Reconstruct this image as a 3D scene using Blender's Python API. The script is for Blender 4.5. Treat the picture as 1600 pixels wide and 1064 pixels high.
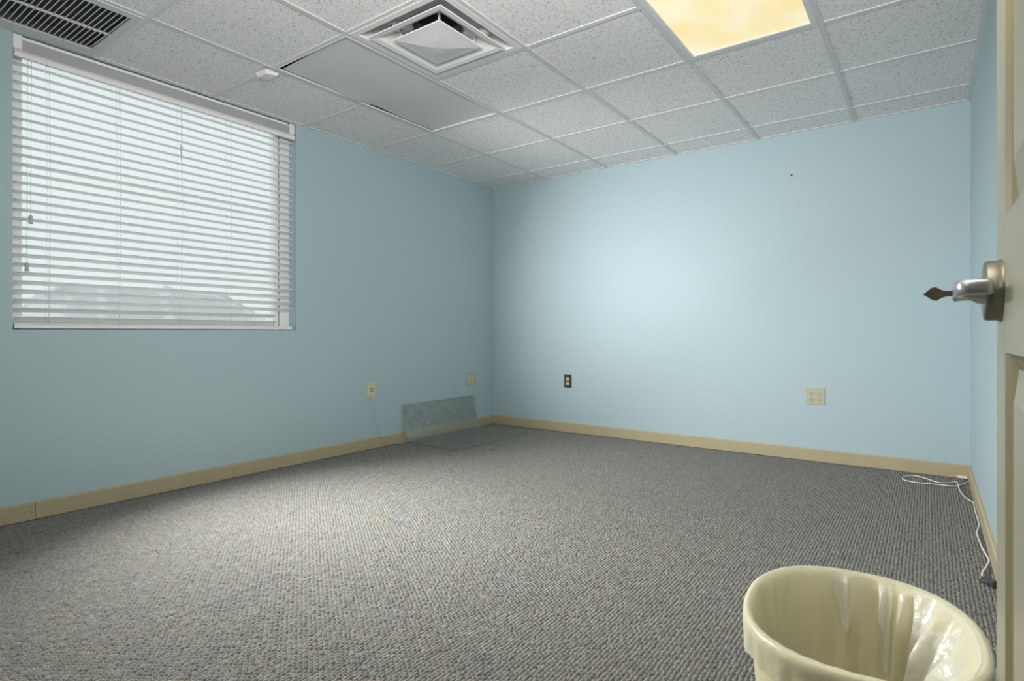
import bpy, bmesh, math, random
import numpy as np
from mathutils import Vector, Matrix
random.seed(7); rng = np.random.default_rng(7)
for o in list(bpy.data.objects): bpy.data.objects.remove(o)
S = bpy.context.scene; COL = S.collection
PI = math.pi

# ---------------------------------------------------------------- camera
F, CY, YAW = 895.9, 519.6, 0.6273
CAM = (3.4596, -4.4549, 0.8891)
cd = bpy.data.cameras.new('camera'); cam = bpy.data.objects.new('camera', cd); COL.objects.link(cam)
cam.location = CAM; cam.rotation_euler = (PI/2, 0, YAW)
cd.sensor_fit = 'HORIZONTAL'; cd.sensor_width = 36; cd.lens = 36*F/1600; cd.shift_y = (CY-532)/1600
cd.clip_start = 0.01
cd.dof.use_dof = True; cd.dof.focus_distance = 3.4; cd.dof.aperture_fstop = 9
S.camera = cam
# ---------------------------------------------------------------- world, light, exposure
w = bpy.data.worlds.new('sky'); S.world = w; w.use_nodes = True
bg = w.node_tree.nodes['Background']; bg.inputs['Color'].default_value = (0.85, 0.89, 0.89, 1); bg.inputs['Strength'].default_value = 1.25
def area_light(name, loc, rot, sx, sy, power, color):
    l = bpy.data.lights.new(name, 'AREA'); l.shape = 'RECTANGLE'; l.size = sx; l.size_y = sy
    l.energy = power; l.color = color
    o = bpy.data.objects.new(name, l); COL.objects.link(o); o.location = loc; o.rotation_euler = rot
    return o
# lamps inside the blind stand in for window daylight; added unseen doorway fill lamp
def aim(o, d): o.rotation_euler = Vector(d).to_track_quat('-Z', 'Y').to_euler()
for nm, x, y, d, sp, pw, sz in (('window_daylight_far', .28, -2.55, (1.75, 2.5, -.36), 80, 15.5, .5), ('window_daylight_near', .22, -3.10, (1.55, .40, -1.35), 100, 48, .4)):
    wl = area_light(nm, (x, y, 1.50), (0, 0, 0), sz, sz, pw, (1.0, 1.0, 0.99)); wl.data.spread = math.radians(sp); aim(wl, d)
hl = area_light('doorway_fill', (3.05, -4.34, 1.72), (0, 0, 0), 0.8, 0.6, 74, (1.0, 0.97, 0.95)); aim(hl, (-.70, 1, .85))
S.view_settings.view_transform = 'Standard'; S.view_settings.look = 'None'
S.view_settings.gamma = 1; S.view_settings.exposure = 0.0; S.view_settings.use_curve_mapping = False

# ---------------------------------------------------------------- helpers
_fw = np.array([-math.sin(YAW), math.cos(YAW), 0]); _r = np.array([math.cos(YAW), math.sin(YAW), 0]); _C = np.array(CAM)
def onp(u, v, ax, val):
    """the point where the line of sight of pixel (u, v) meets the plane axis = val"""
    d = _fw + _r*(u-800)/F + np.array([0, 0, 1.])*(CY-v)/F
    return _C + d*(val-_C[ax])/d[ax]

class MB:
    def __init__(s): s.v = []; s.f = []; s.sm = []
    def add(s, vs, fs, smooth=False):
        b = len(s.v); s.v += [tuple(map(float, p)) for p in vs]
        s.f += [tuple(b+i for i in f) for f in fs]; s.sm += [smooth]*len(fs); return s
    def box(s, x0, x1, y0, y1, z0, z1, c=0.0):
        if x0 > x1: x0, x1 = x1, x0
        if y0 > y1: y0, y1 = y1, y0
        if z0 > z1: z0, z1 = z1, z0
        if c <= 0:
            vs = [(x, y, z) for z in (z0, z1) for y in (y0, y1) for x in (x0, x1)]
            return s.add(vs, [(0,2,3,1),(4,5,7,6),(0,1,5,4),(2,6,7,3),(0,4,6,2),(1,3,7,5)])
        bm = bmesh.new(); bmesh.ops.create_cube(bm, size=1)
        for v in bm.verts: v.co = ((x0+x1)/2+v.co.x*(x1-x0), (y0+y1)/2+v.co.y*(y1-y0), (z0+z1)/2+v.co.z*(z1-z0))
        bmesh.ops.bevel(bm, geom=list(bm.edges), offset=c, segments=2, affect='EDGES', profile=0.5)
        return s.bm(bm)
    def bm(s, bm, smooth=False):
        bm.verts.index_update(); s.add([v.co[:] for v in bm.verts], [[v.index for v in f.verts] for f in bm.faces], smooth); bm.free(); return s
    def tube(s, pts, r, n=8, cap=True, smooth=True):
        pts = [Vector(p) for p in pts]; rr = r if isinstance(r, (list, tuple)) else [r]*len(pts)
        t0 = (pts[1]-pts[0]).normalized()
        up = Vector((0, 0, 1)) if abs(t0.z) < .9 else Vector((1, 0, 0))
        a = t0.cross(up).normalized(); vs = []
        for i, p in enumerate(pts):
            t = (pts[min(i+1, len(pts)-1)]-pts[max(i-1, 0)]).normalized()
            a = (a-t*a.dot(t)).normalized(); b = t.cross(a)
            vs += [p+(a*math.cos(2*PI*k/n)+b*math.sin(2*PI*k/n))*rr[i] for k in range(n)]
        fs = [(i*n+k, i*n+(k+1) % n, (i+1)*n+(k+1) % n, (i+1)*n+k) for i in range(len(pts)-1) for k in range(n)]
        s.add(vs, fs, smooth)
        if cap:
            m = len(pts)-1
            s.add([vs[k] for k in range(n)], [tuple(reversed(range(n)))]); s.add([vs[m*n+k] for k in range(n)], [tuple(range(n))])
        return s
    def prism(s, poly, axis, a, b):
        """poly: 2-D outline, swept along an axis ('x','y','z') from a to b"""
        n = len(poly)
        def P(q, t): return {'x': (t, q[0], q[1]), 'y': (q[0], t, q[1]), 'z': (q[0], q[1], t)}[axis]
        vs = [P(q, a) for q in poly]+[P(q, b) for q in poly]
        fs = [(i, (i+1) % n, n+(i+1) % n, n+i) for i in range(n)]+[tuple(reversed(range(n))), tuple(range(n, 2*n))]
        return s.add(vs, fs)
    def rings(s, rings, closed=True, cap0=False, cap1=False, smooth=True):
        n = len(rings[0]); vs = [p for r in rings for p in r]
        fs = [(i*n+k, i*n+(k+1) % n, (i+1)*n+(k+1) % n, (i+1)*n+k) for i in range(len(rings)-1) for k in range(n if closed else n-1)]
        s.add(vs, fs, smooth)
        if cap0: s.add(rings[0], [tuple(reversed(range(n)))])
        if cap1: s.add(rings[-1], [tuple(range(n))])
        return s
    def grid(s, fn, nu, nv, smooth=True):
        vs = [fn(i/nu, j/nv) for j in range(nv+1) for i in range(nu+1)]
        fs = [(j*(nu+1)+i, j*(nu+1)+i+1, (j+1)*(nu+1)+i+1, (j+1)*(nu+1)+i) for j in range(nv) for i in range(nu)]
        return s.add(vs, fs, smooth)
    def map(s, fn): s.v = [tuple(map(float, fn(p))) for p in s.v]; return s
    def mesh(s, name, origin=(0, 0, 0)):
        m = bpy.data.meshes.new(name)
        m.from_pydata([(a-origin[0], b-origin[1], c-origin[2]) for a, b, c in s.v], [], s.f)
        m.polygons.foreach_set('use_smooth', s.sm)
        bm = bmesh.new(); bm.from_mesh(m); bmesh.ops.remove_doubles(bm, verts=bm.verts, dist=1e-6)
        bmesh.ops.recalc_face_normals(bm, faces=bm.faces); bm.to_mesh(m); bm.free()
        m.update(); return m

def tag(o, label=None, cat=None, group=None, kind=None):
    if label: o['label'] = label
    if cat: o['category'] = cat
    if group: o['group'] = group
    if kind: o['kind'] = kind
    return o
def wpos(o):
    p = Vector((0, 0, 0))
    while o: p += o.location; o = o.parent
    return p
def link(name, data, parent=None):
    o = bpy.data.objects.new(name, data); COL.objects.link(o); o.parent = parent; return o
def part(name, mb, mat, parent=None, label=None, kind=None):
    """one mesh object; mb holds world coordinates; the origin goes to the mesh centre"""
    v = np.array(mb.v); c = (v.min(0)+v.max(0))/2; c[2] = v[:, 2].min()
    me = mb.mesh(name, c); me.materials.append(mat)
    o = link(name, me, parent)
    o.location = Vector(c)-(wpos(parent) if parent else Vector((0, 0, 0)))
    return tag(o, label=label, kind=kind)
def piece(name, me, loc, parent, rot=None):
    """a copy sharing mesh data, loc in world coordinates"""
    o = link(name, me, parent); o.location = Vector(loc)-wpos(parent)
    if rot: o.rotation_euler = rot
    return o
def thing(name, label, cat, loc, group=None):
    o = link(name, None); o.location = loc; o.empty_display_size = .05
    return tag(o, label, cat, group)
def catmull(pts, k=6):
    P = [np.array(p, float) for p in pts]; P = [2*P[0]-P[1]]+P+[2*P[-1]-P[-2]]; out = []
    for i in range(1, len(P)-2):
        a, b, c, d = P[i-1:i+3]
        for j in range(k):
            t = j/k
            out.append(.5*((2*b)+(c-a)*t+(2*a-5*b+4*c-d)*t*t+(3*b-a-3*c+d)*t**3))
    out.append(P[-2]); return [tuple(q) for q in out]

# ---------------------------------------------------------------- materials
def mat(name, color, rough=.6, metal=0., bump=None, var=None, spec=.5, sheen=0, coat=0):
    """bump = (scale, strength, distance); var = (scale, amount)"""
    m = bpy.data.materials.new(name); m.use_nodes = True; nt = m.node_tree; N = nt.nodes; L = nt.links
    b = N['Principled BSDF']; b.inputs['Roughness'].default_value = rough; b.inputs['Metallic'].default_value = metal
    b.inputs['Specular IOR Level'].default_value = spec
    b.inputs['Base Color'].default_value = (*color, 1)
    if sheen: b.inputs['Sheen Weight'].default_value = sheen
    if coat: b.inputs['Coat Weight'].default_value = coat
    tc = N.new('ShaderNodeTexCoord')
    if var:
        n = N.new('ShaderNodeTexNoise'); n.inputs['Scale'].default_value = var[0]; n.inputs['Detail'].default_value = 4
        L.new(tc.outputs['Object'], n.inputs['Vector'])
        mx = N.new('ShaderNodeMix'); mx.data_type = 'RGBA'
        mx.inputs['A'].default_value = (*[c*(1-var[1]) for c in color], 1); mx.inputs['B'].default_value = (*[min(1, c*(1+var[1])) for c in color], 1)
        L.new(n.outputs['Fac'], mx.inputs['Factor']); L.new(mx.outputs['Result'], b.inputs['Base Color'])
    if bump:
        n = N.new('ShaderNodeTexNoise'); n.inputs['Scale'].default_value = bump[0]; n.inputs['Detail'].default_value = 3
        L.new(tc.outputs['Object'], n.inputs['Vector'])
        bp = N.new('ShaderNodeBump'); bp.inputs['Strength'].default_value = bump[1]; bp.inputs['Distance'].default_value = bump[2]
        L.new(n.outputs['Fac'], bp.inputs['Height']); L.new(bp.outputs['Normal'], b.inputs['Normal'])
    return m
M = {}
M['wall'] = mat('blue_wall_paint', (.415, .525, .557), .55, bump=(140, .12, .002), var=(1.3, .015), spec=.35)
M['main_tee'] = mat('grey_main_tee', (.68, .66, .66), .45)  # darker than the cross tees, whose lit edges are put into the colour
M['tee'] = mat('white_ceiling_tee', (.76, .74, .74), .45)
M['hole'] = mat('dark_void', (.03, .03, .032), .9)
M['base'] = mat('tan_baseboard_paint', (.43, .365, .23), .5, bump=(60, .1, .002), var=(9, .08))
M['carpet_back'] = mat('carpet_backing', (.10, .095, .09), 1.0, var=(300, .3))
M['door'] = mat('beige_door_paint', (.31, .30, .22), .42, var=(5, .04))
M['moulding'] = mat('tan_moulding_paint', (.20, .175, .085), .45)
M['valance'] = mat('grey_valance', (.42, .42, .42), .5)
M['vinyl'] = mat('white_vinyl', (.90, .87, .87), .45)
M['slat'] = mat('white_slat', (.90, .93, .93), .4, var=(3, .02))
M['cord'] = mat('white_cord', (.86, .90, .90), .8)
M['metal_white'] = mat('white_enamel', (.82, .80, .80), .4)
M['grille'] = mat('grey_white_enamel', (.66, .66, .66), .45)
M['filter'] = mat('dark_filter', (.11, .11, .115), .95, bump=(200, .5, .004))
M['ivory'] = mat('ivory_plastic', (.62, .56, .36), .4)
M['ivory_grey'] = mat('aged_ivory_plastic', (.46, .45, .33), .45)
M['brown_plate'] = mat('dark_brown_plate', (.045, .042, .04), .3)
M['slot'] = mat('dark_slot', (.02, .018, .015), .7)
M['steel'] = mat('satin_chrome', (.50, .51, .51), .33, 1.0)
M['steel_dark'] = mat('dark_olive_metal', (.24, .225, .17), .38, 1.0)  # dark olive tone carries the door reflected in the lever rose
M['brass'] = mat('worn_brass', (.10, .07, .045), .5, 0.)
M['bin'] = mat('cream_bin_plastic', (.76, .70, .45), .4)
M['white_plastic'] = mat('white_plastic', (.78, .78, .76), .4)
M['black_plastic'] = mat('black_plastic', (.035, .038, .045), .45)
M['asphalt'] = mat('pale_concrete', (.55, .56, .55), .9, var=(2, .1))
M['car_paint'] = mat('silver_car_paint', (.55, .57, .57), .3, .3)
M['car_glass'] = mat('car_window_glass', (.22, .25, .26), .12)
M['tyre'] = mat('tyre_rubber', (.03, .03, .03), .8)
M['hall'] = mat('hall_paint', (.70, .69, .65), .6)

def tile_mat():
    m = bpy.data.materials.new('fissured_ceiling_tile'); m.use_nodes = True; N = m.node_tree.nodes; L = m.node_tree.links
    b = N['Principled BSDF']; b.inputs['Roughness'].default_value = .95; b.inputs['Specular IOR Level'].default_value = .1
    tc = N.new('ShaderNodeTexCoord'); oi = N.new('ShaderNodeObjectInfo')
    mu = N.new('ShaderNodeMath'); mu.operation = 'MULTIPLY'; mu.inputs[1].default_value = 37
    L.new(oi.outputs['Random'], mu.inputs[0])
    ad = N.new('ShaderNodeVectorMath'); ad.operation = 'ADD'; L.new(tc.outputs['Object'], ad.inputs[0]); L.new(mu.outputs[0], ad.inputs[1])
    n1 = N.new('ShaderNodeTexNoise'); n1.inputs['Scale'].default_value = 105; n1.inputs['Detail'].default_value = 2; n1.inputs['Distortion'].default_value = 1.6
    L.new(ad.outputs[0], n1.inputs['Vector'])
    r1 = N.new('ShaderNodeValToRGB'); r1.color_ramp.elements[0].position = .33; r1.color_ramp.elements[1].position = .43
    r1.color_ramp.elements[0].color = (.42, .41, .41, 1); r1.color_ramp.elements[1].color = (.90, .88, .875, 1)
    L.new(n1.outputs['Fac'], r1.inputs['Fac']); L.new(r1.outputs['Color'], b.inputs['Base Color'])
    n2 = N.new('ShaderNodeTexNoise'); n2.inputs['Scale'].default_value = 260; L.new(ad.outputs[0], n2.inputs['Vector'])
    ma = N.new('ShaderNodeMath'); ma.operation = 'MULTIPLY_ADD'; ma.inputs[1].default_value = .25
    L.new(n2.outputs['Fac'], ma.inputs[0]); L.new(r1.outputs['Color'], ma.inputs[2])
    bp = N.new('ShaderNodeBump'); bp.inputs['Strength'].default_value = .6; bp.inputs['Distance'].default_value = .003
    L.new(ma.outputs[0], bp.inputs['Height']); L.new(bp.outputs['Normal'], b.inputs['Normal'])
    return m
M['tile'] = tile_mat()

def carpet_mat():
    m = bpy.data.materials.new('loop_pile_carpet'); m.use_nodes = True; N = m.node_tree.nodes; L = m.node_tree.links
    b = N['Principled BSDF']; b.inputs['Roughness'].default_value = .9; b.inputs['Specular IOR Level'].default_value = .15
    b.inputs['Sheen Weight'].default_value = .25; b.inputs['Sheen Roughness'].default_value = .4
    at = N.new('ShaderNodeAttribute'); at.attribute_name = 'tint'
    tc = N.new('ShaderNodeTexCoord'); n = N.new('ShaderNodeTexNoise'); n.inputs['Scale'].default_value = 420; n.inputs['Detail'].default_value = 2
    L.new(tc.outputs['Object'], n.inputs['Vector'])
    r = N.new('ShaderNodeValToRGB'); r.color_ramp.elements[0].position = .35; r.color_ramp.elements[1].position = .62
    r.color_ramp.elements[0].color = (.72, .71, .69, 1); r.color_ramp.elements[1].color = (1.12, 1.12, 1.12, 1)
    L.new(n.outputs['Fac'], r.inputs['Fac'])
    mx = N.new('ShaderNodeMix'); mx.data_type = 'RGBA'; mx.blend_type = 'MULTIPLY'; mx.inputs['Factor'].default_value = 1
    L.new(at.outputs['Color'], mx.inputs['A']); L.new(r.outputs['Color'], mx.inputs['B']); L.new(mx.outputs['Result'], b.inputs['Base Color'])
    return m
M['carpet'] = carpet_mat()

def emit_mat():
    m = bpy.data.materials.new('lit_prismatic_lens'); m.use_nodes = True; N = m.node_tree.nodes; L = m.node_tree.links
    b = N['Principled BSDF']; b.inputs['Base Color'].default_value = (.5, .45, .3, 1); b.inputs['Roughness'].default_value = .4
    tc = N.new('ShaderNodeTexCoord'); n = N.new('ShaderNodeTexNoise'); n.inputs['Scale'].default_value = 4.5; n.inputs['Detail'].default_value = 1
    L.new(tc.outputs['Object'], n.inputs['Vector'])
    r = N.new('ShaderNodeValToRGB'); r.color_ramp.elements[0].position = .35; r.color_ramp.elements[1].position = .65
    r.color_ramp.elements[0].color = (.86, .66, .30, 1); r.color_ramp.elements[1].color = (.85, .76, .54, 1)
    L.new(n.outputs['Fac'], r.inputs['Fac']); L.new(r.outputs['Color'], b.inputs['Emission Color']); b.inputs['Emission Strength'].default_value = .85
    return m
M['lit_lens'] = emit_mat()

def film_mat(name, color, transp, tint=(1, 1, 1), transl=.5, gloss=.08, rough=.25, bump=None):
    """thin plastic or glare-veiled glass: part clear, part diffusing on both sides, a little gloss"""
    m = bpy.data.materials.new(name); m.use_nodes = True; N = m.node_tree.nodes; L = m.node_tree.links
    for n in list(N): N.remove(n)
    out = N.new('ShaderNodeOutputMaterial')
    d = N.new('ShaderNodeBsdfDiffuse'); t = N.new('ShaderNodeBsdfTranslucent'); c = N.new('ShaderNodeBsdfTransparent'); g = N.new('ShaderNodeBsdfGlossy')
    d.inputs['Color'].default_value = (*color, 1); t.inputs['Color'].default_value = (*color, 1); c.inputs['Color'].default_value = (*tint, 1)
    g.inputs['Roughness'].default_value = rough
    m1 = N.new('ShaderNodeMixShader'); m1.inputs[0].default_value = transl; L.new(d.outputs[0], m1.inputs[1]); L.new(t.outputs[0], m1.inputs[2])
    m2 = N.new('ShaderNodeMixShader'); m2.inputs[0].default_value = transp; L.new(m1.outputs[0], m2.inputs[1]); L.new(c.outputs[0], m2.inputs[2])
    m3 = N.new('ShaderNodeMixShader'); m3.inputs[0].default_value = gloss; L.new(m2.outputs[0], m3.inputs[1]); L.new(g.outputs[0], m3.inputs[2])
    L.new(m3.outputs[0], out.inputs['Surface'])
    if bump:
        tc = N.new('ShaderNodeTexCoord'); n = N.new('ShaderNodeTexNoise'); n.inputs['Scale'].default_value = bump[0]; n.inputs['Detail'].default_value = 3
        L.new(tc.outputs['Object'], n.inputs['Vector'])
        bp = N.new('ShaderNodeBump'); bp.inputs['Strength'].default_value = bump[1]; bp.inputs['Distance'].default_value = bump[2]
        L.new(n.outputs['Fac'], bp.inputs['Height'])
        for s in (d, t, g): L.new(bp.outputs['Normal'], s.inputs['Normal'])
    return m
M['glass'] = film_mat('glare_veil_glass', (.95, .97, .97), .62, (.97, 1, 1), .97, .03, .05)  # milky share of the pane stands in for the glare outdoors
M['liner'] = film_mat('cream_bin_liner', (.93, .91, .76), .32, (1, .97, .80), .42, .05, .3, (30, .35, .01))
M['flap'] = film_mat('white_bag_film', (.87, .87, .80), .30, (1, .99, .93), .35, .06, .28, (40, .4, .01))
M['mat'] = film_mat('clear_grey_vinyl', (.52, .56, .53), .83, (.975, .98, .96), .25, .07, .16, (80, .25, .002))
M['stud'] = film_mat('clear_vinyl_studs', (.09, .10, .095), .3, (.6, .62, .58), .3, .08, .2)
M['lens_off'] = mat('unlit_milky_lens', (.70, .69, .69), .5, bump=(30, .05, .004))
M['pull'] = mat('grey_tassel', (.45, .50, .49), .5)

# ---------------------------------------------------------------- the room
W, H, YF = 3.6705, 2.3008, -4.30          # right wall, ceiling height, room face of the door wall
T = 0.6096
WT = 0.16
WY0, WY1, WZ0, WZ1 = -3.656, -2.170, 0.897, 2.296   # window opening
HX0, HX1, HY = 1.6, 4.6, -6.4             # hall behind the camera
def struct(name, mb, m, label=None):
    o = part(name, mb, m); return tag(o, label, None, None, 'structure')
flo = struct('floor', MB().box(-WT, HX1, HY, WT, -.12, -.007), M['carpet_back'])
struct('wall_left', MB().box(-WT, 0, HY-.1+2, WY0, -.007, 2.42).box(-WT, 0, WY1, WT, -.007, 2.42)
       .box(-WT, 0, WY0, WY1, -.007, WZ0).box(-WT, 0, WY0, WY1, WZ1, 2.42), M['wall'])
struct('wall_back', MB().box(0, W, 0, WT, -.007, 2.42), M['wall'])
struct('wall_right', MB().box(W, W+WT, YF-.12, WT, -.007, 2.42), M['wall'])
DX0, DX1, DZ = 2.60, 3.56, 2.06           # doorway
struct('wall_front', MB().box(0, DX0, YF-.12, YF, -.007, 2.42).box(DX1, W, YF-.12, YF, -.007, 2.42).box(DX0, DX1, YF-.12, YF, DZ, 2.42), M['wall'])
tr = struct('trim_1', MB().box(DX0-.07, DX0+.012, YF, YF+.014, -.007, DZ+.06, .003).box(DX0, DX0+.014, YF-.12, YF, -.007, DZ)
       .box(DX1-.014, DX1, YF-.12, YF, -.007, DZ).box(DX1-.012, DX1+.06, YF, YF+.014, -.007, DZ+.06, .003)
       .box(DX0, DX1, YF-.12, YF, DZ-.014, DZ).box(DX0+.012, DX1-.012, YF, YF+.014, DZ-.012, DZ+.06, .003), M['door'])
struct('wall_hall', MB().box(HX0-.1, HX0, HY, YF-.12, -.007, 2.42).box(HX1, HX1+.1, HY, YF-.12, -.007, 2.42).box(HX0-.1, HX1+.1, HY-.1, HY, -.007, 2.42)
       .box(W+WT, HX1, YF-.22, YF-.12, -.007, 2.42), M['hall'])
struct('ceiling_hall', MB().box(HX0-.1, HX1+.1, HY-.1, YF-.12, 2.30, 2.42), M['hall'])

# ---- carpet pile: rows of woven loops running towards the back wall
def carpet():
    px, py = .0122, .0165
    nx = int(W/px); ny = int(-YF/py)
    ix, iy = np.meshgrid(np.arange(nx), np.arange(ny)); ix = ix.ravel(); iy = iy.ravel(); n = len(ix)
    cx = (ix+.5)*px+rng.normal(0, .0009, n); cy = YF+(iy+.5+.5*(ix % 2))*py+rng.normal(0, .0017, n)
    cy = np.clip(cy, YF+.006, -.008)
    hw = px*.5*rng.uniform(.76, .98, n); hl = py*.5*rng.uniform(.72, .98, n); hh = rng.uniform(.0042, .0074, n)
    an = rng.normal(0, .16, n); ca, sa = np.cos(an), np.sin(an)
    tpl = [(-1,-1,0),(1,-1,0),(1,1,0),(-1,1,0),(-.66,-.6,.72),(.66,-.6,.72),(.66,.6,.72),(-.66,.6,.72),(0,0,1)]
    V = np.empty((n, 9, 3), np.float32)
    for k, (a, b, c) in enumerate(tpl):
        X = a*hw; Y = b*hl
        V[:, k, 0] = cx+X*ca-Y*sa; V[:, k, 1] = cy+X*sa+Y*ca; V[:, k, 2] = -.0075+c*hh
    V[:, :, 0] = np.clip(V[:, :, 0], .0, W); V[:, :, 1] = np.clip(V[:, :, 1], YF-.1, -.0)
    fq = np.array([(0,1,5,4),(1,2,6,5),(2,3,7,6),(3,0,4,7)]); ft = np.array([(4,5,8),(5,6,8),(6,7,8),(7,4,8)])
    loops = np.concatenate([fq.ravel(), ft.ravel()]); npl = len(loops)
    L = (np.arange(n)[:, None]*9+loops[None]).ravel().astype(np.int32)
    st = np.concatenate([np.arange(4)*4, 16+np.arange(4)*3]); LS = (np.arange(n)[:, None]*npl+st[None]).ravel().astype(np.int32)
    me = bpy.data.meshes.new('carpet'); me.vertices.add(n*9); me.vertices.foreach_set('co', V.ravel())
    me.loops.add(len(L)); me.loops.foreach_set('vertex_index', L)
    me.polygons.add(n*8); me.polygons.foreach_set('loop_start', LS)
    me.polygons.foreach_set('use_smooth', np.ones(n*8, bool)); me.update(calc_edges=True)
    base = np.array([.196, .193, .174])
    val = np.exp(rng.normal(0, .10, n))[:, None]*base
    # yarn flecks come in short runs of blue, rust and tan along a row
    run = ((ix//2)*7919+((iy+ix//3)//3)*104729+((ix//2)*(iy//3))*31) % 997
    for lo, hi, t in ((0, 16, (.84, .99, 1.08)), (16, 24, (1.10, .93, .87)), (24, 60, (1.05, 1.0, .90)), (60, 80, (.78, .80, .92))):
        k = (run >= lo) & (run < hi); val[k] *= np.array(t)
    c = np.repeat(np.concatenate([val, np.ones((n, 1))], 1)[:, None, :], 9, 1).astype(np.float32)
    ca_ = me.color_attributes.new('tint', 'FLOAT_COLOR', 'POINT'); ca_.data.foreach_set('color', c.ravel())
    me.materials.append(M['carpet'])
    o = link('carpet', me); tag(o, 'grey brown woven loop pile carpet covering the whole floor', 'carpet', None, 'stuff')
carpet()

# ---- baseboards
BH, BT = .0825, .014
def board_x(y, x0, x1): return MB().prism([(y, 0), (y-BT, 0), (y-BT, BH-.006), (y-BT*.55, BH), (y, BH)], 'x', x0, x1)
def board_y(x, y0, y1, s): return MB().prism([(x, 0), (x+s*BT, 0), (x+s*BT, BH-.006), (x+s*BT*.55, BH), (x, BH)], 'y', y0, y1)
yj = float(onp(54, 797, 0, 0)[1])
bl = tag(link('baseboard_left', None), kind='structure')
part('board', board_y(0, YF, yj-.0008, 1), M['base'], bl); part('board', board_y(0, yj+.0008, 0, 1), M['base'], bl)
for u, v in ((24, 806), (38, 802), (80, 789), (269, 754), (390, 729), (474, 714), (50, 800)):
    p = onp(u, v, 0, BT); part('nail_hole', MB().tube([(BT-.002, p[1], p[2]), (BT+.0006, p[1], p[2])], .0022, 6), M['slot'], bl)
struct('baseboard_back', board_x(0, BT, W-BT), M['base'])
struct('baseboard_right', board_y(W, YF, 0, -1), M['base'])
struct('baseboard_front', MB().prism([(YF, 0), (YF+BT, 0), (YF+BT, BH-.006), (YF+BT*.55, BH), (YF, BH)], 'x', BT, DX0-.07), M['base'])

# ---- suspended ceiling: slab, grid of tees, tiles
x1c, y1r = .6256, .2844
XS = [0]+[x1c+i*T for i in range(5)]+[W]
YS = [0]+[-(y1r+j*T) for j in range(7)]; YS = [y for y in YS if y > YF]+[YF]
cel = struct('ceiling', MB().box(-WT, W+WT, YF-.12, WT, 2.42, 2.50), M['hole'])
for i, x in enumerate(XS[1:-1]): part('main_tee', MB().box(x-.012, x+.012, YF, 0, H-.0015, H+.003).box(x-.001, x+.001, YF, 0, H+.003, H+.035), M['main_tee'], cel)
skip_tee = {(1, 4), (4, 4), (3, 99)}       # long 2x4 openings have no tee at mid length: (column, row line)
for j, y in enumerate(YS[1:-1]):
    for i in range(6):
        if (i, j+1) in skip_tee: continue
        if (i, j+1) == (4, 1):           # this tee has slipped and leaves a dark gap
            part('cross_tee', MB().box(XS[i]+.012, XS[i+1]-.012, y-.013, y-.001, H-.0008, H+.003), M['tee'], cel); continue
        part('cross_tee', MB().box(XS[i]+(.012 if i else 0), XS[i+1]-.012, y-.012, y+.012, H-.0008, H+.003), M['tee'], cel)
part('wall_angle', MB().box(0, .02, YF, 0, H-.001, H+.003), M['tee'], cel); part('wall_angle', MB().box(W-.02, W, YF, 0, H-.001, H+.003), M['tee'], cel)
part('wall_angle', MB().box(.02, W-.02, -.02, 0, H-.001, H+.003), M['tee'], cel); part('wall_angle', MB().box(.02, W-.02, YF, YF+.02, H-.001, H+.003), M['tee'], cel)
taken = {(1, 3), (1, 4), (4, 3), (4, 4), (2, 4), (0, 6)}      # (column, row): lights, diffuser, grille
cache = {}
for i in range(6):
    for j in range(len(YS)-1):
        if (i, j) in taken: continue
        a, b, c, d = XS[i]+.003, XS[i+1]-.003, YS[j+1]+.003, YS[j]-.003
        if (i, j) == (4, 0): c += .007
        key = (round(b-a, 3), round(d-c, 3))
        if key not in cache:
            hx, hy = (b-a)/2, (d-c)/2
            me = MB().box(-hx, hx, -hy, hy, 0, .016).mesh('ceiling_tile'); me.materials.append(M['tile']); cache[key] = me
        o = piece('ceiling_tile', cache[key], ((a+b)/2, (c+d)/2, H+.0035), cel)
part('plenum_skirt', MB().box(-.02, 0, YF, 0, H+.003, 2.42), M['hole'], cel)

# ---------------------------------------------------------------- window
GX = -.125
gy0 = float(onp(30, 300, 0, GX)[1]); gy1 = float(onp(427, 300, 0, GX)[1]); gz0 = float(onp(200, 497, 0, GX)[2]); gz1 = WZ1-.06
win = tag(link('window_1', None), kind='structure'); win.location = (GX, (WY0+WY1)/2, WZ0)
part('window_frame', MB().box(-.155, -.085, WY0, gy0, WZ0, WZ1).box(-.155, -.095, gy1, WY1-.075, WZ0, WZ1)
     .box(-.155, -.095, gy0, gy1, WZ0, gz0).box(-.155, -.095, gy0, gy1, gz1, WZ1), M['vinyl'], win)
part('window_frame', MB().box(-.155, -.085, WY1-.067, WY1, WZ0, WZ1, .002), M['vinyl'], win)
part('groove_shade', MB().box(-.15, -.102, WY1-.075, WY1-.067, WZ0+.01, WZ1), M['filter'], win)  # dark strip put in for the shade of the frame groove
part('pane', MB().box(GX-.003, GX+.003, gy0-.005, gy1+.005, gz0-.005, gz1+.005), M['glass'], win)
part('window_sill', MB().box(-.155, -.0005, WY0, WY1, WZ0-.001, WZ0+.006), M['wall'], win)

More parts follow.
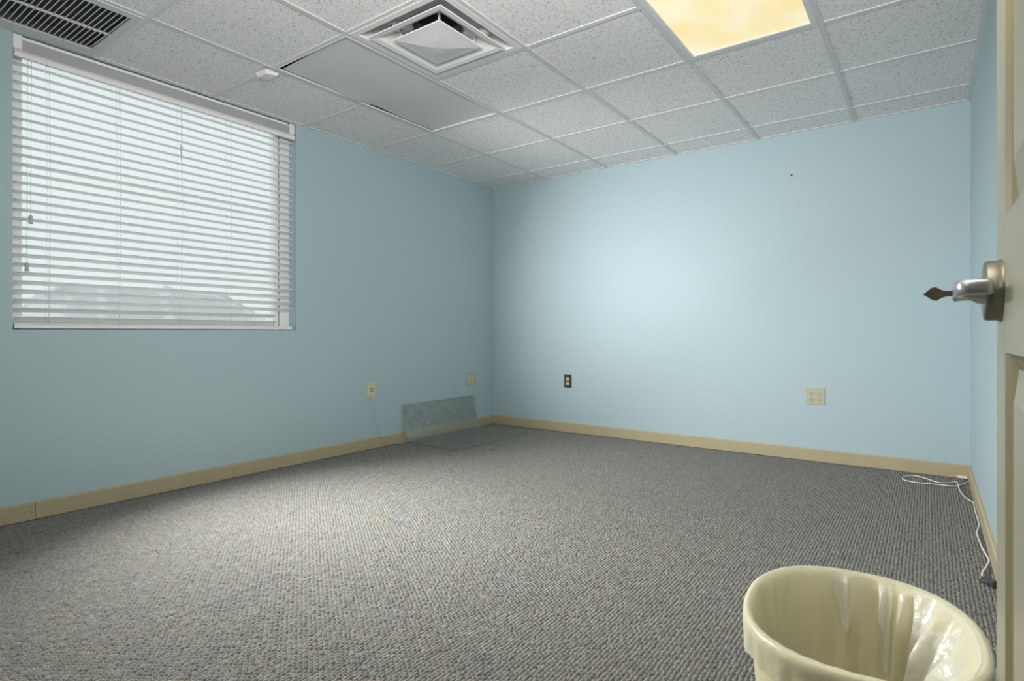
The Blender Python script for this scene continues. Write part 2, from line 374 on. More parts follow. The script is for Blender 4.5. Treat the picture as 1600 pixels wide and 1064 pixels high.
# ---- venetian blind
BX = -.046
by0, by1 = WY0+.008, WY1-.010
bl = thing('window_blind', 'white horizontal slat blind with open slats in the window', 'blind', (BX, (by0+by1)/2, WZ0+.006))
zt = 2.283
part('headrail', MB().box(BX-.028, BX+.024, by0+.006, by1-.006, zt-.052, zt, .002), M['metal_white'], bl)
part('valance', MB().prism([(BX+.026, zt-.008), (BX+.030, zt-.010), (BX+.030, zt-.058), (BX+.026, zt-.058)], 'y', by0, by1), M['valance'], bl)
part('valance_bead', MB().prism([(BX+.026, zt-.058), (BX+.031, zt-.058), (BX+.043, zt-.072), (BX+.045, zt-.078), (BX+.043, zt-.083), (BX+.038, zt-.093), (BX+.026, zt-.093)], 'y', by0, by1), M['vinyl'], bl)  # whiter than the valance: the light it catches is put into its colour
part('bright_strip', MB().box(BX+.022, BX+.036, by0+.03, by1-.05, zt-.008, zt+.006, .001), M['vinyl'], bl)  # white strip added for the bright line of light above the valance
for s, y in ((1, by0), (-1, by1)): part('end_bracket', MB().box(BX-.03, BX+.034, y-.004*s, y+.03*s, zt-.055, WZ1-.001, .002), M['vinyl'], bl)
for u in (75, 185, 280, 358, 430):
    y = float(onp(u, 150, 0, BX+.04)[1]); part('valance_clip', MB().box(BX+.027, BX+.0475, y-.005, y+.005, zt-.097, zt-.072, .001), M['vinyl'], bl)
pitch = .0434; ztop = zt-.112; nsl = 0
rail_z = WZ0+.010
zs = []
z = ztop
while z > rail_z+.045: zs.append(z); z -= pitch
def slat_mesh(y0, y1):
    n = 6; prof = []
    for k in range(n+1):
        t = -1+2*k/n; prof.append((t*.025, .0022*(1-t*t)))
    poly = prof+[(a, b-.0026) for a, b in reversed(prof)]
    me = MB().prism(poly, 'y', y0, y1).mesh('slat'); me.materials.append(M['slat'])
    return me
sm_full = slat_mesh(by0+.004-(by0+by1)/2, by1-.004-(by0+by1)/2)
sm_short = slat_mesh(by0+.004-(by0+by1)/2, by1-.115-(by0+by1)/2)
for k, z in enumerate(zs):
    t = k/(len(zs)-1)
    up = math.radians(-5+10*t+21*t*t+random.uniform(-1.2, 1.2)+(4 if k in (11, 12) else 0))    # room side edge tips up towards the sill
    short = k >= len(zs)-2
    piece('slat', sm_short if short else sm_full, (BX, (by0+by1)/2, z), bl, (random.uniform(-.0012, .0012), -up, 0))
part('bottom_rail', MB().box(BX-.026, BX+.026, by0+.003, by1-.003, rail_z+.002, rail_z+.018, .004), M['vinyl'], bl)
for dz in (.0215, .026): part('stacked_slat', MB().box(BX-.025, BX+.025, by0+.004, by1-.01, rail_z+dz-.003, rail_z+dz, .001), M['slat'], bl)
for u in (74, 184, 280, 357, 424):
    for dx in (-.027, .027):
        y = float(onp(u, 300, 0, BX)[1])+random.uniform(-.004, .004)
        part('ladder_cord', MB().tube([(BX+dx, y, zt-.05), (BX+dx*1.02, y+.004, 1.6), (BX+dx, y-.002, rail_z+.012)], .0009, 5), M['cord'], bl)
    y = float(onp(u+3, 300, 0, BX)[1])
    part('lift_cord', MB().tube([(BX+.002, y, zt-.05), (BX+.004, y+.003, 1.6), (BX+.002, y, rail_z+.02)], .0009, 5), M['cord'], bl)
for u, v in ((48, 343), (42, 417)):
    p = onp(u, v, 0, BX+.037)
    c = part('pull_cord', MB().tube([(p[0], p[1]+.003, zt-.09), (p[0], p[1]+.001, (zt+p[2])/2), (p[0], p[1], p[2]+.012)], .0011, 5), M['cord'], bl)
    part('tassel', MB().tube([(p[0], p[1], p[2]+.020), (p[0], p[1], p[2]+.014), (p[0], p[1], p[2]+.002), (p[0], p[1], p[2]-.004), (p[0], p[1], p[2]-.016), (p[0], p[1], p[2]-.02)], [.004, .009, .009, .006, .0105, .009], 10), M['pull'], c)
pts = [onp(u, v, 0, BX+.034) for u, v in ((286, 231), (281, 225), (283, 232), (283, 240), (284, 250))]
part('cord_hook', MB().tube([tuple(p) for p in pts], .0024, 6), M['pull'], bl)

# ---------------------------------------------------------------- ceiling fixtures
# return air grille
gx0, gx1, ga, gb = .012, x1c-.012, YS[7]+.012 if len(YS) > 7 else -3.93, YS[6]-.012
gr = thing('return_air_grille', 'square return air grille with dark slots in ceiling above window', 'vent', ((gx0+gx1)/2, (ga+gb)/2, H-.006))
ix0, ix1, ia, ib = .093, .567, ga+.035, gb-.030
part('grille_frame', MB().box(gx0, ix0, ga, gb, H-.005, H+.004, .001).box(ix1, gx1, ga, gb, H-.005, H+.004, .001)
     .box(ix0, ix1, ga, ia, H-.005, H+.004).box(ix0, ix1, ib, gb, H-.005, H+.004), M['grille'], gr)
part('filter_box', MB().box(ix0-.01, ix1+.01, ia-.01, ib+.01, H+.045, H+.05).box(ix0-.012, ix0-.002, ia-.01, ib+.01, H+.004, H+.05).box(ix1+.002, ix1+.012, ia-.01, ib+.01, H+.004, H+.05)
     .box(ix0, ix1, ia-.012, ia-.002, H+.004, H+.05).box(ix0, ix1, ib+.002, ib+.012, H+.004, H+.05), M['filter'], gr)
ns = 25; me = MB().prism([(0, 0), (.0045, 0), (.0135, .016), (.0095, .016)], 'x', ix0-.001, ix1+.001).mesh('louvre_blade'); me.materials.append(M['grille'])
for k in range(ns):
    y = ia+(k+.4)*(ib-ia)/ns; piece('louvre_blade', me, (0, y, H-.003), gr)
xm = float(onp(175, 56, 2, H)[0]); part('centre_bar', MB().box(xm-.003, xm+.003, ia, ib, H-.0045, H+.006), M['grille'], gr)

# supply diffuser: pan, hanging ring, hanging plate
dx0, dx1, dy0, dy1 = XS[2]+.012, XS[3]-.012, YS[5]+.012, YS[4]-.012
dcx, dcy = (dx0+dx1)/2, (dy0+dy1)/2
df = thing('ceiling_diffuser', 'white square stepped supply air diffuser in ceiling near middle', 'vent', (dcx, dcy, H-.045))
def sq(h, z): return [(dcx-h, dcy-h, z), (dcx+h, dcy-h, z), (dcx+h, dcy+h, z), (dcx-h, dcy+h, z)]
def loft(levels): return MB().rings([sq(h, z) for h, z in levels], smooth=False)
hp = (dx1-dx0)/2
part('pan', loft([(hp, H+.002), (hp, H-.003), (hp-.03, H-.003), (hp-.034, H+.004), (hp-.10, H+.062), (.13, H+.075), (.13, H+.11)]), M['metal_white'], df)
part('duct_throat', MB().rings([[(dcx+.118*math.cos(a), dcy+.118*math.sin(a), z) for a in np.linspace(0, 2*PI, 25)[:-1]] for z in (H+.068, H+.1, H+.16)], cap1=True), M['filter'], df)
part('middle_ring', loft([(.235, H-.010), (.232, H-.013), (.205, H-.010), (.17, H+.010), (.145, H+.030), (.143, H+.032), (.145, H+.034), (.172, H+.013), (.207, H-.006), (.235, H-.010)]), M['metal_white'], df)
part('centre_plate', loft([(.152, H-.012), (.150, H-.016), (.118, H-.020), (.05, H-.032), (.012, H-.036)]).add(sq(.012, H-.036), [(0, 1, 2, 3)]).add(sq(.152, H-.012), [(3, 2, 1, 0)]), M['metal_white'], df)
for sx, sy in ((1, -1), (-1, -1), (1, 1), (-1, 1)):
    part('hanger_bracket', MB().box(dcx+sx*.125-.004, dcx+sx*.125+.004, dcy+sy*.125-.004, dcy+sy*.125+.004, H-.014, H+.07), M['metal_white'], df)
for u, v in ((612, 36), (757, 52)):
    p = onp(u, v, 2, H+.03)
    part('screw_cover', MB().rings([[(p[0]+r*math.cos(a), p[1]+r*math.sin(a), p[2]-h) for a in np.linspace(0, 2*PI, 17)[:-1]] for r, h in ((.024, -.02), (.024, .0), (.018, .006), (.006, .008))], cap1=True), M['metal_white'], df)
    part('screw', MB().box(p[0]-.002, p[0]+.002, p[1]-.002, p[1]+.002, p[2]-.018, p[2]-.006), M['slot'], df)

def troffer(name, label, x0, x1, y0, y1, lens, off):
    t = thing(name, label, 'light fixture', ((x0+x1)/2, (y0+y1)/2, H-.003))
    a, b, c, d = x0+.012, x1-.012, y0+.012, y1-.012
    part('housing', MB().box(a, b, c, d, H+.10, H+.105).box(a, a+.003, c, d, H+.006, H+.10).box(b-.003, b, c, d, H+.006, H+.10)
         .box(a, b, c, c+.003, H+.006, H+.10).box(a, b, d-.003, d, H+.006, H+.10), M['hole'] if off else M['metal_white'], t)  # unlit housing near black: the shade inside is put into its colour
    fw_ = .022 if not off else .010
    part('door_frame', MB().box(a, a+fw_, c, d, H-.003, H+.006, .001).box(b-fw_, b, c, d, H-.003, H+.006, .001)
         .box(a+fw_, b-fw_, c, c+(.002 if off else fw_*.6), H-.003, H+.006).box(a+fw_, b-fw_, d-fw_, d, H-.003, H+.006), M['tee'], t)
    if off:
        x_a, x_b, y_a, y_b = a+fw_+.006, b-fw_, c+.004, d-fw_
        def S_(u, v):
            bow = .010*math.sin(PI*u)*math.sin(PI*v)
            rip = .012*math.exp(-((u-.02)/.10)**2)*(math.exp(-((v-.40)/.10)**2)*1.0-.6*math.exp(-((v-.57)/.09)**2))
            ya = y_a+.024*(1-u)
            return (x_a+(x_b-x_a)*u, ya+(y_b-ya)*v, H+.006-bow-rip)
        top = MB().grid(S_, 20, 40); part('lens', top, lens, t, label='frosted sagging lens')
    else:
        part('lens', MB().box(a+fw_-.004, b-fw_+.004, c+.01, d-fw_+.004, H+.004, H+.008), lens, t, label='glowing warm cream lens')
        part('lens_lip', MB().box(a+fw_, a+fw_+.003, c+.013, d-fw_, H-.001, H+.004).box(b-fw_-.003, b-fw_, c+.013, d-fw_, H-.001, H+.004).box(a+fw_+.003, b-fw_-.003, d-fw_-.003, d-fw_, H-.001, H+.004), M['tee'], t)
    return t
troffer('ceiling_light', 'lit ceiling light panel with warm cream lens', XS[4], XS[5], YS[5], YS[3], M['lit_lens'], False)
troffer('ceiling_light', 'unlit ceiling light panel with sagging grey lens beside the vent', XS[1], XS[2], YS[5], YS[3], M['lens_off'], True)

# small sensor at the corner of the unlit light
p = onp(416, 117, 2, H-.012)
se = thing('ceiling_sensor', 'small white wedge sensor box at corner of unlit ceiling panel', 'sensor', (p[0], p[1], H-.03))
part('housing', MB().add([(p[0]-.05, p[1]-.035, H-.0015), (p[0]+.05, p[1]-.035, H-.0015), (p[0]+.05, p[1]+.045, H-.0015), (p[0]-.05, p[1]+.045, H-.0015),
     (p[0]-.038, p[1]-.026, H-.024), (p[0]+.038, p[1]-.026, H-.024), (p[0]+.044, p[1]+.036, H-.016), (p[0]-.044, p[1]+.036, H-.016)],
     [(0,1,2,3),(4,7,6,5),(0,4,5,1),(1,5,6,2),(2,6,7,3),(3,7,4,0)]), M['vinyl'], se)
part('led', MB().tube([(p[0]+.006, p[1], H-.0265), (p[0]+.006, p[1], H-.0195)], .0028, 8), M['pull'], se)

# ---------------------------------------------------------------- wall plates
def plate(name, label, side, c, w_, h_, zc, pm, layout, cat='outlet'):
    """layout: list of ('duplex'|'jack'|'blank', offset along the wall, material)"""
    if side == 'left': mp = lambda q: (q[2], c+q[0], zc+q[1])       # q = (along, up, out)
    else: mp = lambda q: (c+q[0], -q[2], zc+q[1])
    t = thing(name, label, cat, mp((0, -h_/2, 0)))
    part('cover_plate', MB().box(-w_/2, w_/2, -h_/2, h_/2, 0, .006, .002).map(mp), pm, t)
    for kind, du, m in layout:
        if kind == 'duplex':
            for dv in (-.0195, .0195):
                pr = [(du+.0165*math.cos(a), dv+max(-.0125, min(.0125, .0165*math.sin(a))), zz) for zz in (.006, .0085) for a in np.linspace(0, 2*PI, 21)[:-1]]
                r = part('receptacle', MB().rings([pr[:20], pr[20:]], cap1=True, smooth=False).map(mp), m, t)
                for ax_, hh in ((-.0062, .0042), (.0062, .0034)):
                    part('slot', MB().box(du+ax_-.0013, du+ax_+.0013, dv+.002-hh, dv+.002+hh, .0082, .0089).map(mp), M['slot'], r)
                part('slot', MB().tube([mp((du, dv-.0078, .0082)), mp((du, dv-.0078, .0089))], .0023, 8), M['slot'], r)
            part('screw', MB().tube([mp((du, 0, .006)), mp((du, 0, .0075))], .003, 8), pm if pm is M['ivory_grey'] else M['steel_dark'], t)
        elif kind == 'jack':
            for a, b in ((-.009, .006), (.009, .006), (-.009, -.012), (.009, -.012)):
                part('jack', MB().box(du+a-.004, du+a+.004, b-.004, b+.004, .0058, .0068).map(mp), M['slot'], t)
            for b in (-.036, .036): part('screw', MB().tube([mp((du, b, .006)), mp((du, b, .0075))], .003, 8), M['brass'], t)
        elif kind == 'decora':
            part('insert', MB().box(du-.0165, du+.0165, -.034, .034, .006, .0085, .001).map(mp), m, t)
            part('screw', MB().tube([mp((du, .045, .006)), mp((du, .045, .0075))], .003, 8), M['brass'], t)
    return t
plate('phone_jack_plate', 'ivory jack plate on left wall with thin cord hanging from it', 'left', -1.530, .074, .118, .450, M['ivory'], [('jack', .004, None)], 'wall plate')
plate('double_wall_plate', 'wide ivory two gang plate on left wall above the clear mat', 'left', -.349, .118, .116, .456, M['ivory_grey'], [('decora', -.023, M['ivory']), ('decora', .023, M['ivory'])], 'wall plate')
plate('power_outlet', 'dark brown outlet plate with two ivory sockets on back wall', 'back', .850, .074, .118, .454, M['brown_plate'], [('duplex', 0, M['ivory'])])
plate('power_outlet', 'wide beige four socket outlet plate on right half of back wall', 'back', 2.829, .118, .114, .446, M['ivory_grey'], [('duplex', -.023, M['ivory_grey']), ('duplex', .023, M['ivory_grey'])])
p = onp(1237, 274, 1, 0)
tag(part('wall_nail', MB().tube([(p[0], 0, p[2]), (p[0], -.006, p[2]), (p[0], -.0085, p[2])], [.003, .003, .0055], 8), M['slot']), 'tiny dark nail high on the back wall', 'nail')

# ---------------------------------------------------------------- thin cord by the left wall
pts = [onp(578, 616, 0, .012), onp(581, 630, 0, .012), onp(585, 646, 0, .012), onp(590, 662, 0, .014), onp(595, 676, 0, .022), onp(599, 685, 0, .035)]
pts = [tuple(q) for q in pts]
for u, v in ((607, 691), (618, 693), (634, 690), (655, 686)):
    q = onp(u, v, 0, .030); pts.append((q[0], q[1], max(.003, q[2])))
c = part('telephone_lead', MB().tube(catmull(pts), .0022, 6), mat('pale_cord', (.55, .60, .58), .6)); tag(c, 'thin pale cord hanging from ivory jack plate to the floor', 'cord')

# ---------------------------------------------------------------- clear vinyl chair mat, one end turned up the wall
my0, my1 = -1.212, -.285
prof = [(.600, .004), (.58, .0045), (.40, .005), (.24, .006), (.15, .010), (.10, .022), (.066, .045), (.045, .08), (.034, .13), (.027, .19), (.022, .25), (.0185, .298), (.018, .304)]
pc = catmull([(a, 0, b) for a, b in prof], 3)
def mat_surface(off):
    def fn(u, v):
        k = v*(len(pc)-1); i = min(int(k), len(pc)-2); f = k-i
        q = np.array(pc[i])*(1-f)+np.array(pc[i+1])*f
        tn = np.array(pc[i+1])-np.array(pc[i]); tn /= np.linalg.norm(tn); nrm = np.array([tn[2], 0, -tn[0]])
        ins = .022 if v > .999 else (.007 if v > .965 else 0)
        a, b = my0+ins-.012*v, my1-ins-.020*min(1, v*1.6)+.012*(1-v)
        # lower end: the narrower lip
        y = a+(b-a)*u; x = q[0]+off*nrm[0]; zz = q[2]+off*nrm[2]
        if v < .12: x += -.010*(1-v/.12)*(1-u)
        return (x, y, zz-(.006*u*(v > .45)*0))
    return fn
nu, nv = 24, len(pc)-1
mt = thing('chair_mat', 'clear grey vinyl chair mat bent up against left wall in the corner', 'mat', (.3, (my0+my1)/2, 0))
mb = MB(); A = mat_surface(0); B = mat_surface(.0028)
mb.grid(A, nu, nv); mb.grid(B, nu, nv)
edge = [(i/nu, 0) for i in range(nu)]+[(1, j/nv) for j in range(nv)]+[(1-i/nu, 1) for i in range(nu)]+[(0, 1-j/nv) for j in range(nv)]
ra = [A(*e) for e in edge]; rb = [B(*e) for e in edge]; mb.rings([ra, rb], smooth=False)
part('sheet', mb, M['mat'], mt)
sb = MB(); A = mat_surface(-.0012)
for j in range(2, 15):
    for i in range(1, 38):
        u = i/38; v = .56+.40*j/15
        p = A(u, v); r = .0056
        sb.add([(p[0]-.003, p[1], p[2]), (p[0]+.0045, p[1], p[2]), (p[0], p[1]-r, p[2]), (p[0], p[1]+r, p[2]), (p[0], p[1], p[2]-r), (p[0], p[1], p[2]+r)],
               [(0,2,4),(0,4,3),(0,3,5),(0,5,2),(1,4,2),(1,3,4),(1,5,3),(1,2,5)])
part('studs', sb, M['stud'], mt, kind='stuff')

# ---------------------------------------------------------------- white cable along the right wall
pix = [(500,238),(450,255),(400,265),(300,255),(150,240),(60,222),(45,205),(80,192),(150,195),(220,215),(290,238),(360,242),(415,235),(430,255),(445,300),(490,350),(548,378),
       (543,410),(550,440),(575,480),(586,530),(568,560),(560,590),(580,650),(610,715),(648,765),(650,785),(620,830),(600,860),(597,905),(612,920)]
pts = []
for a, b in pix:
    q = onp(1400+a/4.435, 700+b/4.435, 2, .004); pts.append((min(q[0], W-BT-.005), min(q[1], -BT-.006), .004))
cb = thing('data_cable', 'white cable with black plug lying along the right baseboard', 'cable', (pts[-1][0], pts[-1][1], 0))
part('cable', MB().tube(catmull(pts, 5), .0031, 8), M['white_plastic'], cb)
e = np.array(pts[-1]); d = np.array(pts[-1])-np.array(pts[-2]); d[2] = 0; d = np.array([.62, -.78, 0]); n_ = np.array([-d[1], d[0], 0])
def pm_(q): return tuple(e+d*q[0]+n_*q[1]+np.array([0, 0, q[2]]))
pl = part('plug', MB().box(-.004, .050, -.013, .013, -.0035, .016, .003).map(pm_), M['black_plastic'], cb, label='black plug')
part('metal_tab', MB().box(.003, .026, -.0142, -.0128, .002, .011).map(pm_), M['steel'], pl)
part('strain_relief', MB().tube([pm_((-.018, 0, .002)), pm_((-.003, 0, .006))], [.0036, .0062], 8), M['white_plastic'], pl)
q0 = onp(1496, 749, 1, -BT); part('cable_clip', MB().box(q0[0], W-BT-.002, -BT-.010, -BT, .001, .016, .002), M['white_plastic'], cb)

# ---------------------------------------------------------------- door, opened flat along the right wall
DF, DT = 3.539, .044          # room-side face and thickness
DY1, DY0 = -3.390, -4.290     # free edge, hinge edge
dr = tag(link('door_1', None), kind='structure'); dr.location = (DF+DT/2, (DY0+DY1)/2, .012)
stile = .108; mid = .10; zb, ztp = .012, 2.04
py = [(DY1-stile-.292, DY1-stile), (DY0+stile, DY0+stile+.292)]
pz = [(.24, .864), (1.036, 1.66), (1.765, 1.93)]
rails = [(zb, .24), (.864, 1.036), (1.66, 1.765), (1.93, ztp)]
part('stile', MB().box(DF, DF+DT, DY1-stile, DY1, zb, ztp, .0015), M['door'], dr)
part('stile', MB().box(DF, DF+DT, DY0, DY0+stile, zb, ztp, .0015), M['door'], dr)
part('mullion', MB().box(DF, DF+DT, py[1][1], py[0][0], zb, ztp), M['door'], dr)
for a, b in rails:
    for c_, d_ in py: part('rail', MB().box(DF+.0003, DF+DT-.0003, c_, d_, a, b), M['door'], dr)
for a, b in pz:
    for c_, d_ in py:
        def rect(k, x): return [(x, c_+k, a+k), (x, d_-k, a+k), (x, d_-k, b-k), (x, c_+k, b-k)]
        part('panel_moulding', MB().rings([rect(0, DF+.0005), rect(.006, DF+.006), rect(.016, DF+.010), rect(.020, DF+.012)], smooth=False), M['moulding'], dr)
        part('door_panel', MB().rings([rect(.020, DF+.012), rect(.055, DF+.004), rect(.058, DF+.003)], smooth=False).add(rect(.058, DF+.003), [(0, 1, 2, 3)])
             .box(DF+.014, DF+.03, c_, d_, a, b), M['door'], dr)
for z in (.25, 1.02, 1.8): part('hinge', MB().tube([(DF+DT+.004, DY0-.002, z-.045), (DF+DT+.004, DY0-.002, z+.045)], .006, 8), M['steel_dark'], dr)
# lever: rose on the door, hub, arm towards the hinges, return towards the door
ly, lz = DY1-.066, .945
lv = part('lever_rose', MB().rings([[(DF-x*.70, ly+r*math.cos(a), lz+r*math.sin(a)) for a in np.linspace(0, 2*PI, 37)[:-1]] for x, r in
     ((0, .0415), (.004, .0415), (.0045, .0400), (.022, .0400), (.026, .0385), (.0275, .033), (.0255, .022), (.0255, .016))], cap1=True), M['steel_dark'], dr, label='metal rose with door reflection in its tone')
part('lever_hub', MB().rings([[(DF-x*.70, ly+r*math.cos(a), lz+r*math.sin(a)) for a in np.linspace(0, 2*PI, 25)[:-1]] for x, r in
     ((.024, .0175), (.036, .0165), (.046, .0120), (.062, .0125), (.070, .0135), (.0735, .0120), (.074, .007), (.0715, .006))], cap1=True), M['steel'], lv)
arm = catmull([(DF-.045, ly+.004, lz), (DF-.0465, ly-.03, lz), (DF-.047, ly-.07, lz-.001), (DF-.046, ly-.098, lz-.001), (DF-.041, ly-.106, lz-.001), (DF-.030, ly-.109, lz-.001), (DF-.016, ly-.110, lz-.001)], 5)
mb = MB(); rings = []
for i, q in enumerate(arm):
    q = Vector(q); t = (Vector(arm[min(i+1, len(arm)-1)])-Vector(arm[max(i-1, 0)])).normalized(); s_ = t.cross(Vector((0, 0, 1)))
    k = .0056 if i < len(arm)-1 else .004; hh = .0092 if i < len(arm)-1 else .0075
    rings.append([tuple(q+s_*(k*a)+Vector((0, 0, hh*b))) for a, b in ((-1,-.7),(-.6,-1),(.6,-1),(1,-.7),(1,.7),(.6,1),(-.6,1),(-1,.7))])
mb.rings(rings, cap0=True, cap1=True); part('lever_arm', mb, M['steel'], lv, label='satin chrome arm')
# the key left in the lock
kx = DF-.050
def kp(q): return (kx-q[0]*.74, ly+q[1], lz-.002+q[2])
ky = thing('door_key', 'brown brass key left in the lever lock of the door', 'key', kp((0, 0, 0)))
part('key_shank', MB().box(-.010, .026, -.001, .001, -.0038, .0038).map(kp), M['brass'], ky)
bow = [(.012, -.004), (.018, -.0055), (.026, -.0095), (.032, -.0085), (.044, -.0018), (.048, 0), (.044, .0020), (.034, .0088), (.028, .0100), (.018, .0052), (.012, .004)]
part('key_bow', MB().add([kp((a, s, b)) for s in (-.0012, .0012) for a, b in bow], [tuple(range(11)), tuple(range(21, 10, -1))]+[(i, (i+1) % 11, 11+(i+1) % 11, 11+i) for i in range(11)]), M['brass'], ky)

# ---------------------------------------------------------------- waste bin with liner
BHt = .40; bcx, bcy, bax, bay, brot = 3.361, -3.308, .174, .207, math.radians(4)
def bin_ring(s, z, da=0.0, n=96, fn=None):
    out = []
    for k in range(n):
        a = 2*PI*k/n; ca, sa = math.cos(a), math.sin(a); e_ = 2/2.35
        rx = bax*s-da; ry = bay*s-da
        x = math.copysign(abs(ca)**e_, ca)*rx; y = math.copysign(abs(sa)**e_, sa)*ry
        if fn:
            d_ = fn(a, z); l_ = math.hypot(x, y); x -= d_*x/l_; y -= d_*y/l_
        out.append((bcx+x*math.cos(brot)-y*math.sin(brot), bcy+x*math.sin(brot)+y*math.cos(brot), z))
    return out
def sc(z): return .76+.215*(z/BHt)
wb = thing('waste_bin', 'cream plastic waste bin on the carpet beside the open door', 'bin', (bcx, bcy, 0))
prof_ = [(z, sc(z), 0) for z in (0.0, .01, .1, .2, .3, .36, .385)]
R_ = [bin_ring(s, z) for z, s, d in prof_]+[bin_ring(.995, .388), bin_ring(1.0, .392), bin_ring(1.0, .398), bin_ring(.985, .4005), bin_ring(.975, .398)]
R_ += [bin_ring(sc(z)-.018, z) for z in (.38, .3, .2, .1, .012)]
part('bin_body', MB().rings(R_, cap0=True, cap1=True), M['bin'], wb)
ph = [random.uniform(0, 6.28) for _ in range(8)]
ridges = [(.05, .030, .10), (.38, .016, .035), (.62, .040, .11), (.95, .020, .035), (1.12, .032, .07), (1.36, .014, .03), (1.62, .022, .05), (1.95, .008, .02), (-.35, .03, .12), (-.75, .02, .08), (-1.1, .012, .05)]
def wrapd(a, b): return (a-b+PI) % (2*PI)-PI
def fold(a, z):
    depth = (BHt-z)/BHt
    v = .0035+.0025*math.sin(9*a+ph[0])+.002*math.sin(17*a+ph[1]+6*depth)+.0012*math.sin(31*a+ph[2]-4*depth)
    e0 = wrapd(a, .95-.25*depth); right = (1/(1+math.exp(e0/.035)))*(1/(1+math.exp(-(e0+1.9)/.12)))
    v += right*(.001+.042*min(1, depth*2.6)*(1-.35*depth))
    for c_, am, wd in ridges:
        v += am*math.exp(-(wrapd(a, c_+.12*depth)/wd)**2)*min(1, .25+depth*4)
    return max(.0015, v)*(1 if z < .392 else .35)
LR = []
def hem(a): return .052+.012*math.sin(3*a+ph[3])+.007*math.sin(7*a+ph[4])
n_ = 144
outer = []
for t in (1, .85, .6, .35, .12):
    ring = []
    for k, q in enumerate(bin_ring(1.0, BHt, -.004, n_)):
        a = 2*PI*k/n_; z = BHt-.006-hem(a)*t; o_ = .001+.0022*math.sin(23*a+ph[5])*t+.002*math.sin(41*a+ph[6])*t
        c_ = np.array([bcx, bcy]); dd = np.array(q[:2])-c_; l_ = np.linalg.norm(dd); dd = dd/l_
        w_ = l_+o_-.004*t
        ring.append((c_[0]+dd[0]*w_, c_[1]+dd[1]*w_, z))
    outer.append(ring)
crown = [bin_ring(1.0, BHt+.001, -.0035, n_), bin_ring(1.0, BHt+.0045, .0005, n_), bin_ring(.985, BHt+.005, .002, n_, lambda a, z: .001+.001*math.sin(37*a))]
inner = [bin_ring(sc(z)-.020, z, 0, n_, fold) for z in (.396, .388, .375, .36, .34, .315, .285, .25, .21, .17, .13, .09, .05, .03)]
ln = thing('bin_liner', 'crumpled translucent cream plastic bag lining the waste bin', 'bag', (bcx, bcy, .025))
part('bag', MB().rings(outer+crown+inner, cap1=True), M['liner'], ln)

def loose_fold(a0, a1, z1, drift, off, n=40, m=26):
    """a loose flap of the bag hanging inside from the rim"""
    def fn(u, v):
        z = .400-(.400-z1)*v; k = v*(1-.35*v)
        lo = a0+.015*math.sin(9*v+ph[1])*v; hi = a1-drift*v+.012*math.sin(14*v+ph[0])*min(1, v*5)
        a = lo+(hi-lo)*u
        s_ = sc(z)-.0215
        ca, sa = math.cos(a), math.sin(a); e_ = 2/2.35
        x = math.copysign(abs(ca)**e_, ca)*bax*s_; y = math.copysign(abs(sa)**e_, sa)*bay*s_; l_ = math.hypot(x, y)
        d_ = fold(a, z)+.003+off*k+.004*math.sin(19*a+5*v+ph[2])*v+.0025*math.sin(43*a-7*v)*v+.010*max(0, u-.9)*10*v
        d_ = min(d_, .085)*min(1, .35+5*v)
        x -= d_*x/l_; y -= d_*y/l_
        return (bcx+x*math.cos(brot)-y*math.sin(brot), bcy+x*math.sin(brot)+y*math.cos(brot), z+.001*(1-v))
    return MB().grid(fn, n, m)
part('loose_fold', loose_fold(-1.3, 1.06, .06, .28, .010), M['flap'], ln, label='white loose fold of the bag')
part('loose_fold', loose_fold(1.26, 1.42, .24, .10, .012, 8, 20), M['flap'], ln)
part('loose_fold', loose_fold(1.66, 1.82, .30, .12, .008, 8, 16), M['flap'], ln)

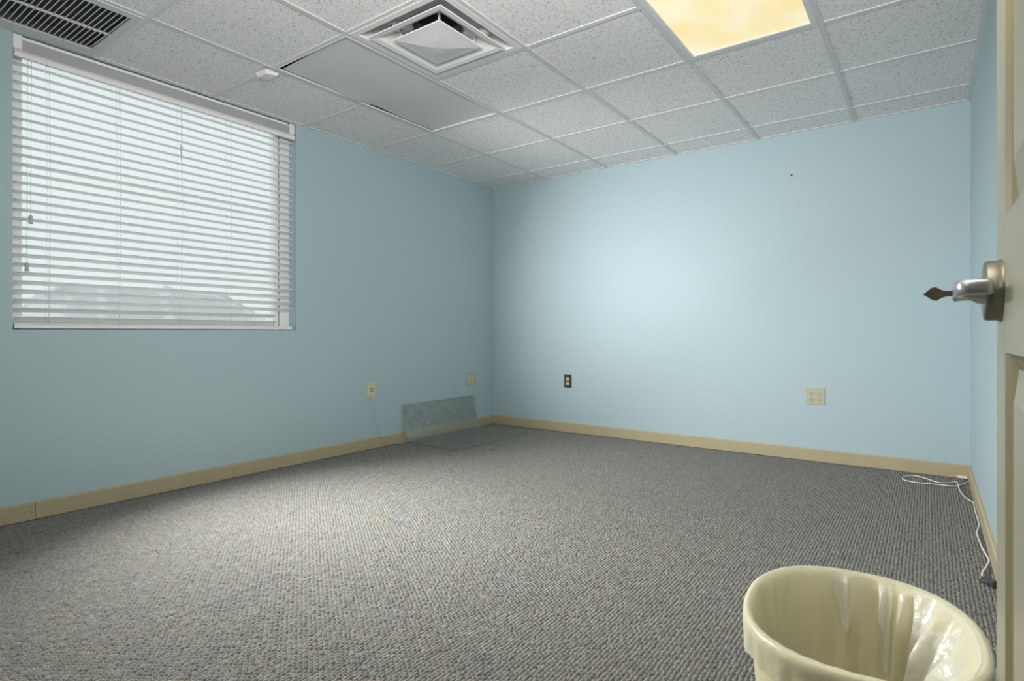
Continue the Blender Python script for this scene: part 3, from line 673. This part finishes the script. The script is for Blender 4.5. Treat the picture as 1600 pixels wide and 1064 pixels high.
# ---------------------------------------------------------------- outside: ground and a parked car
tag(part('ground_outside', MB().box(-40, -WT, -40, 40, -.3, -.06), M['asphalt']), kind='structure')
cx0, cx1 = -5.65, -4.0
car = thing('parked_car', 'pale silver parked car seen faintly through the window blind', 'car', ((cx0+cx1)/2, -.9, -.06))
def carbody(x0, x1, prof_, inset):
    mb = MB(); n = len(prof_)
    L_ = [(x0+inset, y, z) for y, z in prof_]; R2 = [(x1-inset, y, z) for y, z in prof_]
    return mb.prism(prof_, 'x', x0+inset, x1-inset)
low = [(-2.75, .18), (1.45, .18), (1.58, .30), (1.60, .55), (1.45, .74), (.75, .90), (.20, 1.02), (-2.42, 1.05), (-2.78, .98), (-2.85, .55), (-2.82, .30)]
part('body', MB().prism(low, 'x', cx0, cx1), M['car_paint'], car)
ro = [(-2.40, 1.05), (.16, 1.02), (-.52, 1.43), (-.80, 1.47), (-1.95, 1.47), (-2.22, 1.40)]
part('cabin', MB().add([(x, y, z) for x, k in ((cx0, 1), (cx1, -1)) for (y, z) in ro for x in [x+k*(.05+.22*max(0, (z-1.05)/.42))]],
     [tuple(range(6)), tuple(range(11, 5, -1))]+[(i, (i+1) % 6, 6+(i+1) % 6, 6+i) for i in range(6)]), M['car_paint'], car)
def cw(yz):
    return [(cx1-(.05+.22*max(0, (z-1.05)/.42))+.006, y, z) for y, z in yz]
for wnd in ([(-2.30, 1.08), (-1.98, 1.08), (-1.93, 1.38), (-2.14, 1.36)], [(-1.90, 1.08), (-1.26, 1.08), (-1.28, 1.40), (-1.84, 1.40)], [(-1.14, 1.08), (-.06, 1.06), (-.60, 1.37), (-1.16, 1.40)]):
    part('side_window', MB().add(cw(wnd)+[(p_[0]-.012, p_[1], p_[2]) for p_ in cw(wnd)], [(0,1,2,3),(7,6,5,4),(0,4,5,1),(1,5,6,2),(2,6,7,3),(3,7,4,0)]), M['car_glass'], car)
part('windscreen', MB().add([(cx0+.16, .10, 1.06), (cx1-.16, .10, 1.06), (cx1-.28, -.47, 1.41), (cx0+.28, -.47, 1.41)], [(0, 1, 2, 3)]).map(lambda q: (q[0], q[1]+.012, q[2]+.012)), M['car_glass'], car)
for x in (cx0+.12, cx1-.12):
    for y in (-2.15, .72):
        wh = part('wheel', MB().rings([[(x+dx, y+r*math.cos(a), .25+r*math.sin(a)) for a in np.linspace(0, 2*PI, 33)[:-1]] for dx, r in ((-.125, .18), (-.125, .29), (-.10, .31), (.10, .31), (.125, .29), (.125, .18), (.10, .17))], cap0=True, cap1=True), M['tyre'], car)
part('wing_mirror', MB().box(cx1, cx1+.16, -.28, -.16, 1.03, 1.15, .02), M['car_paint'], car)
part('roof_fin', MB().prism([(-.98, 1.465), (-.80, 1.465), (-.96, 1.53)], 'x', -4.86, -4.80), M['car_paint'], car)
